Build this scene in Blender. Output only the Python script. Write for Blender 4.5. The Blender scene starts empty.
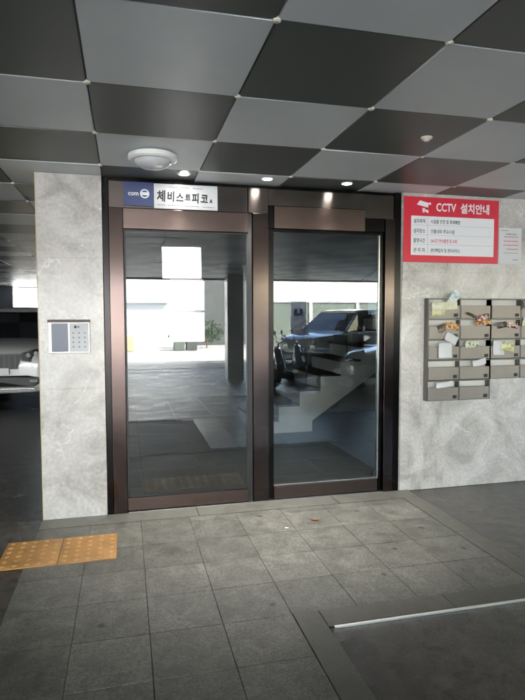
import bpy, bmesh, math, random
from mathutils import Vector, Matrix
random.seed(7)
S = bpy.context.scene
C = S.collection
R = math.radians

# ------------------------------------------------------------------ materials
MATS = {}
def new_mat(name):
    m = bpy.data.materials.new(name); m.use_nodes = True
    nt = m.node_tree
    b = nt.nodes['Principled BSDF']
    MATS[name] = m
    return m, nt, b
def simple(name, col, rough=.5, metal=0., emit=None, es=0., coat=0., bump=0., bscale=40., var=0.):
    m, nt, b = new_mat(name)
    b.inputs['Base Color'].default_value = (*col, 1)
    b.inputs['Roughness'].default_value = rough
    b.inputs['Metallic'].default_value = metal
    b.inputs['Coat Weight'].default_value = coat
    if emit:
        b.inputs['Emission Color'].default_value = (*emit, 1); b.inputs['Emission Strength'].default_value = es
    tc = nt.nodes.new('ShaderNodeTexCoord')
    n = nt.nodes.new('ShaderNodeTexNoise'); n.inputs['Scale'].default_value = bscale; n.inputs['Detail'].default_value = 5
    nt.links.new(tc.outputs['Object'], n.inputs['Vector'])
    if bump:
        bp = nt.nodes.new('ShaderNodeBump'); bp.inputs['Strength'].default_value = bump; bp.inputs['Distance'].default_value = .01
        nt.links.new(n.outputs['Fac'], bp.inputs['Height']); nt.links.new(bp.outputs['Normal'], b.inputs['Normal'])
    if var:
        n2 = nt.nodes.new('ShaderNodeTexNoise'); n2.inputs['Scale'].default_value = bscale*.12; n2.inputs['Detail'].default_value = 6
        nt.links.new(tc.outputs['Object'], n2.inputs['Vector'])
        r = nt.nodes.new('ShaderNodeMapRange'); r.inputs['From Min'].default_value = .3; r.inputs['From Max'].default_value = .7
        r.inputs['To Min'].default_value = 1-var; r.inputs['To Max'].default_value = 1+var
        nt.links.new(n2.outputs['Fac'], r.inputs['Value'])
        mx = nt.nodes.new('ShaderNodeMix'); mx.data_type = 'RGBA'; mx.blend_type = 'MULTIPLY'; mx.inputs[0].default_value = 1
        mx.inputs[6].default_value = (*col, 1); nt.links.new(r.outputs['Result'], mx.inputs[7])
        nt.links.new(mx.outputs[2], b.inputs['Base Color'])
    return m
def N(nt, t, **k):
    n = nt.nodes.new(t)
    for a, v in k.items(): setattr(n, a, v)
    return n
def ramp(nt, src, stops):
    r = nt.nodes.new('ShaderNodeValToRGB')
    el = r.color_ramp.elements
    while len(el) < len(stops): el.new(.5)
    for e, (p, c) in zip(el, stops): e.position = p; e.color = (*c, 1) if len(c) == 3 else c
    nt.links.new(src, r.inputs['Fac']); return r

def marble(name, base, dark, light):
    m, nt, b = new_mat(name); L = nt.links
    geo = N(nt, 'ShaderNodeNewGeometry')
    n1 = N(nt, 'ShaderNodeTexNoise'); n1.inputs['Scale'].default_value = 2.6; n1.inputs['Detail'].default_value = 9; n1.inputs['Roughness'].default_value = .62; n1.inputs['Distortion'].default_value = 1.2
    L.new(geo.outputs['Position'], n1.inputs['Vector'])
    r1 = ramp(nt, n1.outputs['Fac'], [(.34, dark), (.5, base), (.64, light)])
    # veins
    n2 = N(nt, 'ShaderNodeTexNoise'); n2.inputs['Scale'].default_value = 1.3; n2.inputs['Detail'].default_value = 7; n2.inputs['Roughness'].default_value = .6; n2.inputs['Distortion'].default_value = .7
    L.new(geo.outputs['Position'], n2.inputs['Vector'])
    s = N(nt, 'ShaderNodeMath', operation='SUBTRACT'); s.inputs[1].default_value = .5; L.new(n2.outputs['Fac'], s.inputs[0])
    a = N(nt, 'ShaderNodeMath', operation='ABSOLUTE'); L.new(s.outputs[0], a.inputs[0])
    r2a = ramp(nt, a.outputs[0], [(0, (.75,)*3), (.010, (0,)*3)])
    n4 = N(nt, 'ShaderNodeTexNoise'); n4.inputs['Scale'].default_value = 2.1; L.new(geo.outputs['Position'], n4.inputs['Vector'])
    r4 = ramp(nt, n4.outputs['Fac'], [(.48, (0,)*3), (.62, (1,)*3)])
    r2 = N(nt, 'ShaderNodeMix', data_type='RGBA', blend_type='MULTIPLY'); r2.inputs[0].default_value = 1; L.new(r2a.outputs[0], r2.inputs[6]); L.new(r4.outputs[0], r2.inputs[7])
    mx = N(nt, 'ShaderNodeMix', data_type='RGBA'); L.new(r2.outputs[2], mx.inputs[0]); L.new(r1.outputs['Color'], mx.inputs[6]); mx.inputs[7].default_value = (*[min(1, c*1.3) for c in light], 1)
    n3 = N(nt, 'ShaderNodeTexNoise'); n3.inputs['Scale'].default_value = 38; n3.inputs['Detail'].default_value = 6
    L.new(geo.outputs['Position'], n3.inputs['Vector'])
    r3 = N(nt, 'ShaderNodeMapRange'); r3.inputs['From Min'].default_value = .3; r3.inputs['From Max'].default_value = .7; r3.inputs['To Min'].default_value = .86; r3.inputs['To Max'].default_value = 1.1
    L.new(n3.outputs['Fac'], r3.inputs['Value'])
    at = N(nt, 'ShaderNodeAttribute'); at.attribute_name = 'tone'
    mm = N(nt, 'ShaderNodeMath', operation='MULTIPLY'); L.new(r3.outputs['Result'], mm.inputs[0]); L.new(at.outputs['Fac'], mm.inputs[1])
    m2 = N(nt, 'ShaderNodeMix', data_type='RGBA', blend_type='MULTIPLY'); m2.inputs[0].default_value = 1
    L.new(mx.outputs[2], m2.inputs[6]); L.new(mm.outputs[0], m2.inputs[7]); L.new(m2.outputs[2], b.inputs['Base Color'])
    rr = N(nt, 'ShaderNodeMapRange'); rr.inputs['To Min'].default_value = .14; rr.inputs['To Max'].default_value = .34
    L.new(n1.outputs['Fac'], rr.inputs['Value']); L.new(rr.outputs['Result'], b.inputs['Roughness'])
    return m
def stone(name, base, rough, rvar=.08, speck=.35, bump=.3, blot=.25):
    """speckled granite / concrete, with per-tile tone"""
    m, nt, b = new_mat(name); L = nt.links
    geo = N(nt, 'ShaderNodeNewGeometry')
    n1 = N(nt, 'ShaderNodeTexNoise'); n1.inputs['Scale'].default_value = 85; n1.inputs['Detail'].default_value = 3; n1.inputs['Roughness'].default_value = .8
    n2 = N(nt, 'ShaderNodeTexNoise'); n2.inputs['Scale'].default_value = 2.3; n2.inputs['Detail'].default_value = 8; n2.inputs['Roughness'].default_value = .65
    n3 = N(nt, 'ShaderNodeTexVoronoi'); n3.inputs['Scale'].default_value = 3.1; n3.inputs['Randomness'].default_value = 1
    for n in (n1, n2): L.new(geo.outputs['Position'], n.inputs['Vector'])
    # distort the voronoi so that gum spots are uneven
    nd = N(nt, 'ShaderNodeTexNoise'); nd.inputs['Scale'].default_value = 22; L.new(geo.outputs['Position'], nd.inputs['Vector'])
    vm = N(nt, 'ShaderNodeVectorMath', operation='SCALE'); vm.inputs['Scale'].default_value = .035; L.new(nd.outputs['Color'], vm.inputs[0])
    va = N(nt, 'ShaderNodeVectorMath', operation='ADD'); L.new(geo.outputs['Position'], va.inputs[0]); L.new(vm.outputs[0], va.inputs[1]); L.new(va.outputs[0], n3.inputs['Vector'])
    a = N(nt, 'ShaderNodeMapRange'); a.inputs['From Min'].default_value = .3; a.inputs['From Max'].default_value = .7; a.inputs['To Min'].default_value = 1-speck; a.inputs['To Max'].default_value = 1+speck
    L.new(n1.outputs['Fac'], a.inputs['Value'])
    c = N(nt, 'ShaderNodeMapRange'); c.inputs['From Min'].default_value = .3; c.inputs['From Max'].default_value = .7; c.inputs['To Min'].default_value = 1-blot; c.inputs['To Max'].default_value = 1+blot
    L.new(n2.outputs['Fac'], c.inputs['Value'])
    sp = ramp(nt, n3.outputs['Distance'], [(.045, (.3,)*3), (.085, (1,)*3)])
    m1 = N(nt, 'ShaderNodeMath', operation='MULTIPLY'); L.new(a.outputs[0], m1.inputs[0]); L.new(c.outputs[0], m1.inputs[1])
    n5 = N(nt, 'ShaderNodeTexNoise'); n5.inputs['Scale'].default_value = 9; n5.inputs['Detail'].default_value = 9; n5.inputs['Roughness'].default_value = .72; n5.inputs['Distortion'].default_value = .6
    L.new(geo.outputs['Position'], n5.inputs['Vector'])
    d5 = N(nt, 'ShaderNodeMapRange'); d5.inputs['From Min'].default_value = .36; d5.inputs['From Max'].default_value = .62; d5.inputs['To Min'].default_value = 1-blot*1.3; d5.inputs['To Max'].default_value = 1+blot*.8
    L.new(n5.outputs['Fac'], d5.inputs['Value'])
    m0 = N(nt, 'ShaderNodeMath', operation='MULTIPLY'); L.new(m1.outputs[0], m0.inputs[0]); L.new(d5.outputs[0], m0.inputs[1])
    m2 = N(nt, 'ShaderNodeMath', operation='MULTIPLY'); L.new(m0.outputs[0], m2.inputs[0]); L.new(sp.outputs['Color'], m2.inputs[1])
    at = N(nt, 'ShaderNodeAttribute'); at.attribute_name = 'tone'
    m3 = N(nt, 'ShaderNodeMath', operation='MULTIPLY'); L.new(m2.outputs[0], m3.inputs[0]); L.new(at.outputs['Fac'], m3.inputs[1])
    mx = N(nt, 'ShaderNodeMix', data_type='RGBA', blend_type='MULTIPLY'); mx.inputs[0].default_value = 1; mx.inputs[6].default_value = (*base, 1)
    L.new(m3.outputs[0], mx.inputs[7]); L.new(mx.outputs[2], b.inputs['Base Color'])
    rr = N(nt, 'ShaderNodeMapRange'); rr.inputs['To Min'].default_value = rough-rvar; rr.inputs['To Max'].default_value = rough+rvar; rr.inputs['From Min'].default_value = .3; rr.inputs['From Max'].default_value = .7
    L.new(n2.outputs['Fac'], rr.inputs['Value']); L.new(rr.outputs['Result'], b.inputs['Roughness'])
    bp = N(nt, 'ShaderNodeBump'); bp.inputs['Strength'].default_value = bump; bp.inputs['Distance'].default_value = .004
    L.new(n1.outputs['Fac'], bp.inputs['Height']); L.new(bp.outputs['Normal'], b.inputs['Normal'])
    return m
def brushed(name, col, rough=.28, sx=2., sz=160., aniso=0.):
    """brushed metal: fine streaks, slightly uneven gloss"""
    m, nt, b = new_mat(name); L = nt.links
    geo = N(nt, 'ShaderNodeNewGeometry'); mp = N(nt, 'ShaderNodeMapping'); mp.inputs['Scale'].default_value = (sx, sx, sz)
    L.new(geo.outputs['Position'], mp.inputs['Vector'])
    n = N(nt, 'ShaderNodeTexNoise'); n.inputs['Scale'].default_value = 1; n.inputs['Detail'].default_value = 4; L.new(mp.outputs[0], n.inputs['Vector'])
    n2 = N(nt, 'ShaderNodeTexNoise'); n2.inputs['Scale'].default_value = 5; n2.inputs['Detail'].default_value = 5; L.new(geo.outputs['Position'], n2.inputs['Vector'])
    r = ramp(nt, n.outputs['Fac'], [(.3, [c*.93 for c in col]), (.7, [min(1, c*1.07) for c in col])])
    L.new(r.outputs['Color'], b.inputs['Base Color'])
    b.inputs['Metallic'].default_value = 1
    if aniso:
        b.inputs['Anisotropic'].default_value = aniso
        tg = N(nt, 'ShaderNodeTangent'); tg.direction_type = 'RADIAL'; tg.axis = 'X'; L.new(tg.outputs[0], b.inputs['Tangent'])
    rr = N(nt, 'ShaderNodeMapRange'); rr.inputs['From Min'].default_value = .3; rr.inputs['From Max'].default_value = .7; rr.inputs['To Min'].default_value = rough*.93; rr.inputs['To Max'].default_value = rough*1.08
    L.new(n2.outputs['Fac'], rr.inputs['Value']); L.new(rr.outputs[0], b.inputs['Roughness'])
    return m
def glass(name, tint=(.86, .88, .87), gain=2.1, rough=.0, bump=.0):
    m, nt, b = new_mat(name); L = nt.links
    nt.nodes.remove(b)
    out = nt.nodes['Material Output']
    tr = N(nt, 'ShaderNodeBsdfTransparent'); tr.inputs['Color'].default_value = (*tint, 1)
    gl = N(nt, 'ShaderNodeBsdfGlossy'); gl.inputs['Roughness'].default_value = rough
    fr = N(nt, 'ShaderNodeFresnel'); fr.inputs['IOR'].default_value = 1.5
    mu = N(nt, 'ShaderNodeMath', operation='MULTIPLY', use_clamp=True); mu.inputs[1].default_value = gain; L.new(fr.outputs[0], mu.inputs[0])
    mx = N(nt, 'ShaderNodeMixShader'); L.new(mu.outputs[0], mx.inputs[0]); L.new(tr.outputs[0], mx.inputs[1]); L.new(gl.outputs[0], mx.inputs[2])
    if bump:
        geo = N(nt, 'ShaderNodeNewGeometry'); n = N(nt, 'ShaderNodeTexNoise'); n.inputs['Scale'].default_value = 2.2; L.new(geo.outputs['Position'], n.inputs['Vector'])
        bp = N(nt, 'ShaderNodeBump'); bp.inputs['Strength'].default_value = bump; bp.inputs['Distance'].default_value = .01
        L.new(n.outputs['Fac'], bp.inputs['Height']); L.new(bp.outputs['Normal'], gl.inputs['Normal'])
    L.new(mx.outputs[0], out.inputs['Surface'])
    return m

marble('marble', (.455, .43, .405), (.325, .308, .288), (.535, .52, .50))
stone('paving', (.100, .098, .083), .5, speck=.55, blot=.22)
stone('granite_band', (.092, .090, .076), .5, speck=.2, blot=.12)
stone('driveway', (.052, .046, .039), .22, rvar=.07, speck=.3, bump=.6, blot=.35)
stone('street', (.30, .29, .27), .8)
simple('joint', (.045, .045, .038), .95, var=.5, bscale=45)
simple('tactile', (.29, .145, .04), .6, var=.2, bscale=60, bump=.2)
simple('tactile_worn', (.35, .19, .06), .55, var=.25, bscale=60)
simple('panel_light', (.60, .635, .65), .42, var=.10, bscale=9, bump=.05)
simple('panel_dark', (.082, .092, .085), .42, var=.1, bscale=12)
simple('ceiling_gap', (.12, .12, .115), .8)
simple('stud', (.62, .58, .50), .45)
simple('concrete', (.30, .29, .28), .85, var=.15, bscale=20)
simple('wall_dark', (.10, .11, .13), .8, var=.15, bscale=20)
brushed('copper', (.072, .054, .049), .16)
brushed('bronze', (.022, .020, .020), .2)
brushed('header_bronze', (.07, .06, .056), .22, aniso=.85)
brushed('header_copper', (.13, .095, .085), .2, aniso=.7)
brushed('dull_metal', (.75, .73, .68), .45)
brushed('steel', (.62, .62, .60), .25)
simple('black', (.008, .008, .008), .45)
simple('rubber', (.015, .015, .015), .8)
simple('white_paint', (.80, .80, .79), .4)
simple('paper', (.60, .61, .62), .75, var=.03, bscale=30)
simple('paper_cream', (.66, .64, .44), .75)
simple('paper_yellow', (.60, .52, .18), .7)
simple('paper_green', (.50, .60, .30), .7)
simple('paper_orange', (.62, .24, .04), .6)
simple('paper_red', (.45, .04, .03), .6)
simple('paper_blue', (.42, .55, .66), .6)
simple('paper_dark', (.05, .045, .04), .6)
simple('blue_plain', (.22, .34, .48), .5)
simple('ink', (.02, .02, .022), .6)
simple('ink_grey', (.22, .22, .24), .6)
simple('ink_red', (.55, .03, .08), .6)
simple('sign_red', (.60, .01, .035), .35, coat=.2)
simple('sign_white', (.72, .73, .76), .4)
simple('sign_plain', (.50, .51, .54), .45)
simple('sign_blue', (.035, .055, .16), .4)
simple('box_frame', (.10, .098, .09), .35, metal=.6)
simple('box_door', (.24, .205, .18), .4, metal=.55, var=.1, bscale=30)
simple('box_inside', (.62, .60, .56), .6)
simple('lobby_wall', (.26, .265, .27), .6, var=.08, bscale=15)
simple('lobby_ceiling', (.5, .51, .51), .6)
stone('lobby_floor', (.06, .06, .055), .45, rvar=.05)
simple('stair_side', (.80, .80, .77), .5, var=.08, bscale=25)
simple('stair_tread', (.09, .09, .09), .5)
simple('rail_wood', (.16, .05, .03), .4)
simple('facade_white', (.62, .62, .61), .8, var=.05, bscale=8)
simple('facade_grey', (.32, .33, .31), .8, var=.1, bscale=8)
simple('facade_dark', (.07, .075, .07), .8, var=.2, bscale=9)
simple('fence_green', (.09, .11, .085), .7, var=.1, bscale=10)
simple('tan', (.50, .40, .22), .6)
simple('lamp_on', (.9, .9, .9), .5, emit=(1, .96, .88), es=9)
simple('diffuser', (.62, .63, .66), .12)
simple('car_white', (.68, .68, .67), .22, coat=1)
simple('car_black', (.012, .012, .014), .18, coat=1)
simple('car_silver', (.16, .17, .18), .25, metal=.7, coat=1)
simple('car_glass', (.012, .014, .018), .04)
simple('chrome', (.7, .7, .7), .12, metal=1)
simple('lens', (.35, .37, .40), .06)
simple('grille_metal', (.05, .05, .055), .3, metal=.8)
simple('road_paint', (.45, .45, .42), .6, var=.4, bscale=30)
simple('lens_red', (.35, .01, .01), .15)
simple('screen', (.10, .12, .17), .12); M_=MATS['screen'].node_tree.nodes['Principled BSDF']; M_.inputs['Specular IOR Level'].default_value=.18
simple('ic_metal', (.42, .38, .35), .35, metal=.6)
simple('hood', (.09, .07, .06), .5)
simple('foliage', (.05, .09, .03), .7)
simple('leaf', (.16, .065, .025), .7)
def printed(name, cols, scale=55):
    m, nt, b = new_mat(name); L = nt.links; geo = N(nt, 'ShaderNodeNewGeometry')
    v = N(nt, 'ShaderNodeTexVoronoi', distance='CHEBYCHEV'); v.inputs['Scale'].default_value = scale; L.new(geo.outputs['Position'], v.inputs['Vector'])
    sp = N(nt, 'ShaderNodeSeparateColor'); L.new(v.outputs['Color'], sp.inputs[0])
    r_ = ramp(nt, sp.outputs[0], [(i/len(cols), c) for i, c in enumerate(cols)]); r_.color_ramp.interpolation = 'CONSTANT'
    L.new(r_.outputs[0], b.inputs['Base Color']); b.inputs['Roughness'].default_value = .45
printed('paper_cream', [(.66, .64, .44), (.62, .62, .5), (.62, .60, .28), (.7, .7, .62)])
printed('paper_yellow', [(.60, .56, .24), (.66, .64, .40), (.62, .62, .52), (.35, .36, .16)])
printed('paper_green', [(.55, .60, .40), (.62, .66, .50), (.2, .24, .12), (.66, .68, .6)])
printed('paper_orange', [(.60, .25, .05), (.62, .38, .07), (.55, .42, .3), (.2, .06, .03)])
printed('paper_red', [(.40, .06, .05), (.48, .25, .16), (.62, .58, .54), (.10, .04, .04)])
printed('paper_blue', [(.50, .58, .62), (.60, .66, .68), (.30, .40, .46), (.66, .68, .62)])
printed('paper_dark', [(.05, .045, .04), (.12, .09, .07), (.22, .17, .13), (.03, .03, .03)])
glass('door_glass')
glass('window_glass', (.4, .45, .5), 2.5)
M = MATS

# ------------------------------------------------------------------ mesh helpers
class MB:
    def __init__(self): self.bm = bmesh.new(); self.tone = self.bm.loops.layers.float_color.new('tone'); self.mi = 0
    def paint(self, faces, t=1.):
        for f in faces:
            f.material_index = self.mi
            for l in f.loops: l[self.tone] = (t, t, t, 1)
    def box(self, x0, x1, y0, y1, z0, z1, t=1., bev=0., rot=None, piv=None):
        vs = [self.bm.verts.new((x, y, z)) for x in (x0, x1) for y in (y0, y1) for z in (z0, z1)]
        q = [(0,1,3,2), (4,6,7,5), (0,4,5,1), (2,3,7,6), (0,2,6,4), (1,5,7,3)]
        fs = [self.bm.faces.new([vs[i] for i in f]) for f in q]
        self.paint(fs, t)
        if bev:
            es = list({e for f in fs for e in f.edges})
            r = bmesh.ops.bevel(self.bm, geom=es, offset=bev, segments=2, affect='EDGES', profile=.5)
            self.paint(r['faces'], t); vs = list({v for f in fs if f.is_valid for v in f.verts} | {v for f in r['faces'] for v in f.verts})
        if rot: bmesh.ops.rotate(self.bm, verts=vs, cent=piv or ((x0+x1)/2, (y0+y1)/2, (z0+z1)/2), matrix=rot)
        return vs
    def poly(self, pts, t=1.):
        f = self.bm.faces.new([self.bm.verts.new(p) for p in pts]); self.paint([f], t); return f
    def prism(self, pts, d, t=1.):
        """closed outline pts (3-D) pushed along vector d"""
        a = [self.bm.verts.new(p) for p in pts]; b = [self.bm.verts.new(Vector(p)+Vector(d)) for p in pts]
        fs = [self.bm.faces.new(a[::-1]), self.bm.faces.new(b)]
        n = len(a)
        for i in range(n): fs.append(self.bm.faces.new([a[i], a[(i+1) % n], b[(i+1) % n], b[i]]))
        self.paint(fs, t); return a+b
    def cyl(self, p, r, h, axis='z', seg=24, r2=None, t=1.):
        r2 = r if r2 is None else r2
        m = {'z': Matrix.Identity(4), 'y': Matrix.Rotation(R(-90), 4, 'X'), 'x': Matrix.Rotation(R(90), 4, 'Y')}[axis]
        rs = bmesh.ops.create_cone(self.bm, cap_ends=True, segments=seg, radius1=r, radius2=r2, depth=h, matrix=Matrix.Translation(p) @ m)
        self.paint({f for v in rs['verts'] for f in v.link_faces}, t); return rs['verts']
    def lathe(self, prof, c, axis='z', seg=32):
        """prof: (radius, height) list"""
        rings = []
        for r, h in prof:
            ring = []
            for k in range(seg):
                a = 2*math.pi*k/seg
                u, v = r*math.cos(a), r*math.sin(a)
                p = {'z': (u, v, h), 'y': (u, h, v), 'x': (h, u, v)}[axis]
                ring.append(self.bm.verts.new(Vector(p)+Vector(c)))
            rings.append(ring)
        fs = []
        for a, b in zip(rings, rings[1:]):
            for k in range(seg): fs.append(self.bm.faces.new([a[k], a[(k+1) % seg], b[(k+1) % seg], b[k]]))
        self.paint(fs)
    def tube(self, pts, r, seg=10):
        for a, b in zip(pts, pts[1:]):
            a, b = Vector(a), Vector(b); d = b-a
            q = d.to_track_quat('Z', 'Y').to_matrix().to_4x4()
            rs = bmesh.ops.create_cone(self.bm, cap_ends=True, segments=seg, radius1=r, radius2=r, depth=d.length+r*.6, matrix=Matrix.Translation((a+b)/2) @ q)
            self.paint({f for v in rs['verts'] for f in v.link_faces})
    def build(self, name, mat, parent=None, smooth=False, normals=True):
        if normals: bmesh.ops.recalc_face_normals(self.bm, faces=self.bm.faces)
        me = bpy.data.meshes.new(name); self.bm.to_mesh(me); self.bm.free()
        for m in (mat if isinstance(mat, (list, tuple)) else [mat]): me.materials.append(M[m])
        o = bpy.data.objects.new(name, me); C.objects.link(o)
        if smooth:
            for p in me.polygons: p.use_smooth = True
            if smooth != 'all':
                bm = bmesh.new(); bm.from_mesh(me)
                for e in bm.edges:
                    if len(e.link_faces) == 2 and e.calc_face_angle(0) > R(35): e.smooth = False
                bm.to_mesh(me); bm.free()
        if parent: o.parent = parent
        return o
def tag(o, label=None, cat=None, group=None, kind=None):
    if label: o['label'] = label
    if cat: o['category'] = cat
    if group: o['group'] = group
    if kind: o['kind'] = kind
    return o
def empty(name, loc=(0, 0, 0), rz=0, label=None, cat=None, group=None):
    o = bpy.data.objects.new(name, None); o.empty_display_size = .1; C.objects.link(o); o.location = loc; o.rotation_euler.z = rz
    return tag(o, label, cat, group)
def text(body, x, y, z, size, mat, parent, name='lettering', width=None, bold=0., thick=.0006, align='LEFT', shear=0, rot=0):
    cu = bpy.data.curves.new(name, 'FONT'); cu.body = body; cu.size = size; cu.align_x = align; cu.offset = bold; cu.extrude = thick; cu.shear = shear
    cu.resolution_u = 3
    t = bpy.data.objects.new(name, cu); C.objects.link(t)
    bpy.context.view_layer.update()
    me = bpy.data.meshes.new_from_object(t.evaluated_get(bpy.context.evaluated_depsgraph_get()))
    bpy.data.objects.remove(t); bpy.data.curves.remove(cu)
    if width:
        xs = [v.co.x for v in me.vertices]
        if xs:
            k = width/(max(xs)-min(xs)); x0 = min(xs)
            for v in me.vertices: v.co.x = (v.co.x-x0)*k
    me.transform(Matrix.Translation((x, y, z)) @ Matrix.Rotation(rot, 4, 'Y') @ Matrix.Rotation(R(90), 4, 'X'))
    me.materials.clear(); me.materials.append(M[mat])
    o = bpy.data.objects.new(name, me); C.objects.link(o); o.parent = parent
    return o
def copy_tree(o, parent=None):
    c = o.copy(); C.objects.link(c)
    if parent: c.parent = parent
    for ch in list(o.children): copy_tree(ch, c)
    return c

H = 2.70                                   # ceiling height
# ------------------------------------------------------------------ ground
b = MB(); b.box(-60, 60, -90, 60, -.3, -.012); tag(b.build('ground', 'street'), kind='structure')
b = MB(); b.box(-12, 12, -15.5, 17, -.012, 0); tag(b.build('driveway', 'driveway'), kind='structure')
stone('brightened_ground', (.115, .108, .098), .3, rvar=.14, speck=.3, bump=1., blot=.5)  # paler than the driveway: brightness of lit ground put into the colour
b = MB(); b.box(-11.7, 11.7, -15.4, -4.06, .0005, .004)
tag(b.build('brightened_ground', 'brightened_ground'), kind='structure')
b = MB()
for x in (2.2, 4.9, 7.6): b.box(x, x+.12, -11.5, -5.4, .0045, .0075)
b.box(-2.0, 7.72, -11.62, -11.502, .0045, .0075); b.box(-2.0, -1.88, -11.5, -5.4, .0045, .0075)
tag(b.build('parking_lines', 'road_paint'), kind='structure')
b = MB(); b.box(-9, 9, -12.9, -12.6, .0045, .012)
for k in range(120): b.box(-9+k*.15, -8.95+k*.15, -12.88, -12.62, .0125, .0165)
tag(b.build('drain_grate', 'grille_metal'), 'long steel drain grate along the outer edge of the car port', 'drain')
T = .375; X0 = -.655; Y1 = -.30
b = MB()
b.mi = 1; b.box(X0, 2.5, -1.80, .05, 0, .003); b.box(X0, .83, -4.0, -1.80, 0, .003)
b.mi = 0
def tiles(x0, x1, y0, y1):
    g = .0018
    xs = [x0]
    k = 1
    while X0+k*T < x1-.02:
        if X0+k*T > x0+.02: xs.append(X0+k*T)
        k += 1
    xs.append(x1)
    ys = [y1]; k = 0
    while Y1-k*T > y0+.02:
        if Y1-k*T < y1-.02: ys.append(Y1-k*T)
        k += 1
    ys.append(y0)
    for a, c in zip(xs, xs[1:]):
        for d, e in zip(ys, ys[1:]):
            dz = random.uniform(-.0008, .0008)
            b.box(a+g, c-g, e+g, d-g, .002, .0065+dz, t=random.uniform(.82, 1.16), bev=.0012)
tiles(X0, 2.345, -1.80, -.20)
tiles(X0, .845, -3.9, -1.80)
tag(b.build('pavement', ['paving', 'joint']), kind='structure')
# smooth granite bands: threshold at the door, edge beside the paving, border of the driveway inset
b = MB()
for a, c in ((-.655, .55), (.555, 1.75), (1.755, 2.5)): b.box(a, c-.003, -.197, .0, .001, .010, t=random.uniform(.95, 1.2), bev=.0015)
for k in range(2): b.box(2.349, 2.497, -.2-(k+1)*.8+.003, -.2-k*.8, .001, .010, t=random.uniform(.9, 1.05), bev=.0015)
b.box(.849, .990, -3.9, -1.803, .001, .010, t=.85, bev=.0015)
x = .994
while x < 2.48: b.box(x, min(x+.74, 2.497), -1.955, -1.803, .001, .010, t=random.uniform(.8, .9), bev=.0015); x += .744
tag(b.build('granite_border', 'granite_band'), kind='structure')
b = MB(); b.box(1.02, 2.6, -1.974, -1.962, .0, .0118, bev=.001)
tag(b.build('edge_strip', 'dull_metal'), 'bright metal edging strip laid in the floor at the lower right', 'edging strip')
# tactile pavers
def paver(x0, y0, w, d, n, m, label, group):
    b = MB(); b.box(x0+.002, x0+w-.002, y0+.002, y0+d-.002, .002, .014, bev=.003)
    b.mi = 1
    for i in range(n):
        for j in range(m):
            b.lathe([(.018, .013), (.0155, .018), (.009, .0205), (.0001, .021)], (x0+w*(i+.5)/n, y0+d*(j+.5)/m, 0), seg=12)
    return tag(b.build('tactile_paver', ['tactile', 'tactile_worn'], smooth=True), label, 'tactile paver', group)
for o in (paver(-.825, -.86, .372, .44, 5, 6, 'orange dotted tactile paver in front of the left pillar, its outer one', 'tactile pavers outside'),
          paver(-.451, -.86, .372, .44, 5, 6, 'orange dotted tactile paver in front of the left pillar, the one nearer the door', 'tactile pavers outside')): pass
for k, w in enumerate(('nearest the left door jamb', 'in the middle of the row', 'nearest the middle mullion')):
    paver(.14+k*.32, .53, .318, .40, 4, 5, 'dull yellow tactile paver inside the lobby behind the glass, '+w, 'tactile pavers inside')
# loose bits on the paving
random.seed(3)
lf = MB(); lf.prism([(1.385, -.50, .0112), (1.41, -.535, .016), (1.45, -.53, .013), (1.44, -.50, .018), (1.41, -.475, .012)], (0, 0, .001))
tag(lf.build('fallen_leaf', 'leaf'), 'small brown dry leaf lying on the paving before the glass door', 'leaf')
lf = MB(); lf.prism([(1.14, -.63, .0112), (1.165, -.64, .013), (1.17, -.62, .012), (1.15, -.612, .0115)], (0, 0, .001))
tag(lf.build('paper_scrap', 'paper'), 'tiny white paper scrap on the paving before the middle mullion', 'litter')

# ------------------------------------------------------------------ ceiling
SX, SY, CX, CY = .721, .7355, -.156, -2.513
b = MB()
random.seed(11)
i0, i1, j0, j1 = -16, 17, -12, 27
XA, XB, YA, YB = CX+i0*SX, CX+i1*SX, CY+j0*SY, CY+j1*SY
for i in range(i0, i1):
    for j in range(j0, j1):
        x0, y0 = CX+i*SX, CY+j*SY; x1, y1 = x0+SX, y0+SY
        if x0 > 2.7 and y0 > .0 and y1 < 6: continue
        b.mi = 0 if (i+j) % 2 == 0 else 1
        g = .0016; e = .0055
        dz = random.uniform(-.0012, .0012)
        tx, ty = random.uniform(-.0026, .0026), random.uniform(-.0026, .0026)
        o = [(x0+g, y0+g, H+.008), (x1-g, y0+g, H+.008), (x1-g, y1-g, H+.008), (x0+g, y1-g, H+.008)]
        n = [(x0+e, y0+e, H+dz-tx-ty), (x1-e, y0+e, H+dz+tx-ty), (x1-e, y1-e, H+dz+tx+ty), (x0+e, y1-e, H+dz-tx+ty)]
        ov = [b.bm.verts.new(p) for p in o]; nv = [b.bm.verts.new(p) for p in n]
        fs = [b.bm.faces.new(nv[::-1])]
        for k in range(4): fs.append(b.bm.faces.new([ov[k], nv[k], nv[(k+1) % 4], ov[(k+1) % 4]]))
        b.paint(fs)
b.mi = 2; b.box(XA, XB, YA, YB, H+.010, H+.05)
b.mi = 3
for i in range(-9, 10):
    for j in range(-3, 14):
        p = (CX+i*SX, CY+j*SY, 0)
        b.lathe([(.0001, H-.009), (.010, H-.0085), (.017, H-.004), (.019, H+.006)], p, seg=14)
tag(b.build('ceiling', ['panel_light', 'panel_dark', 'ceiling_gap', 'stud'], normals=False), kind='structure')
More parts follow.
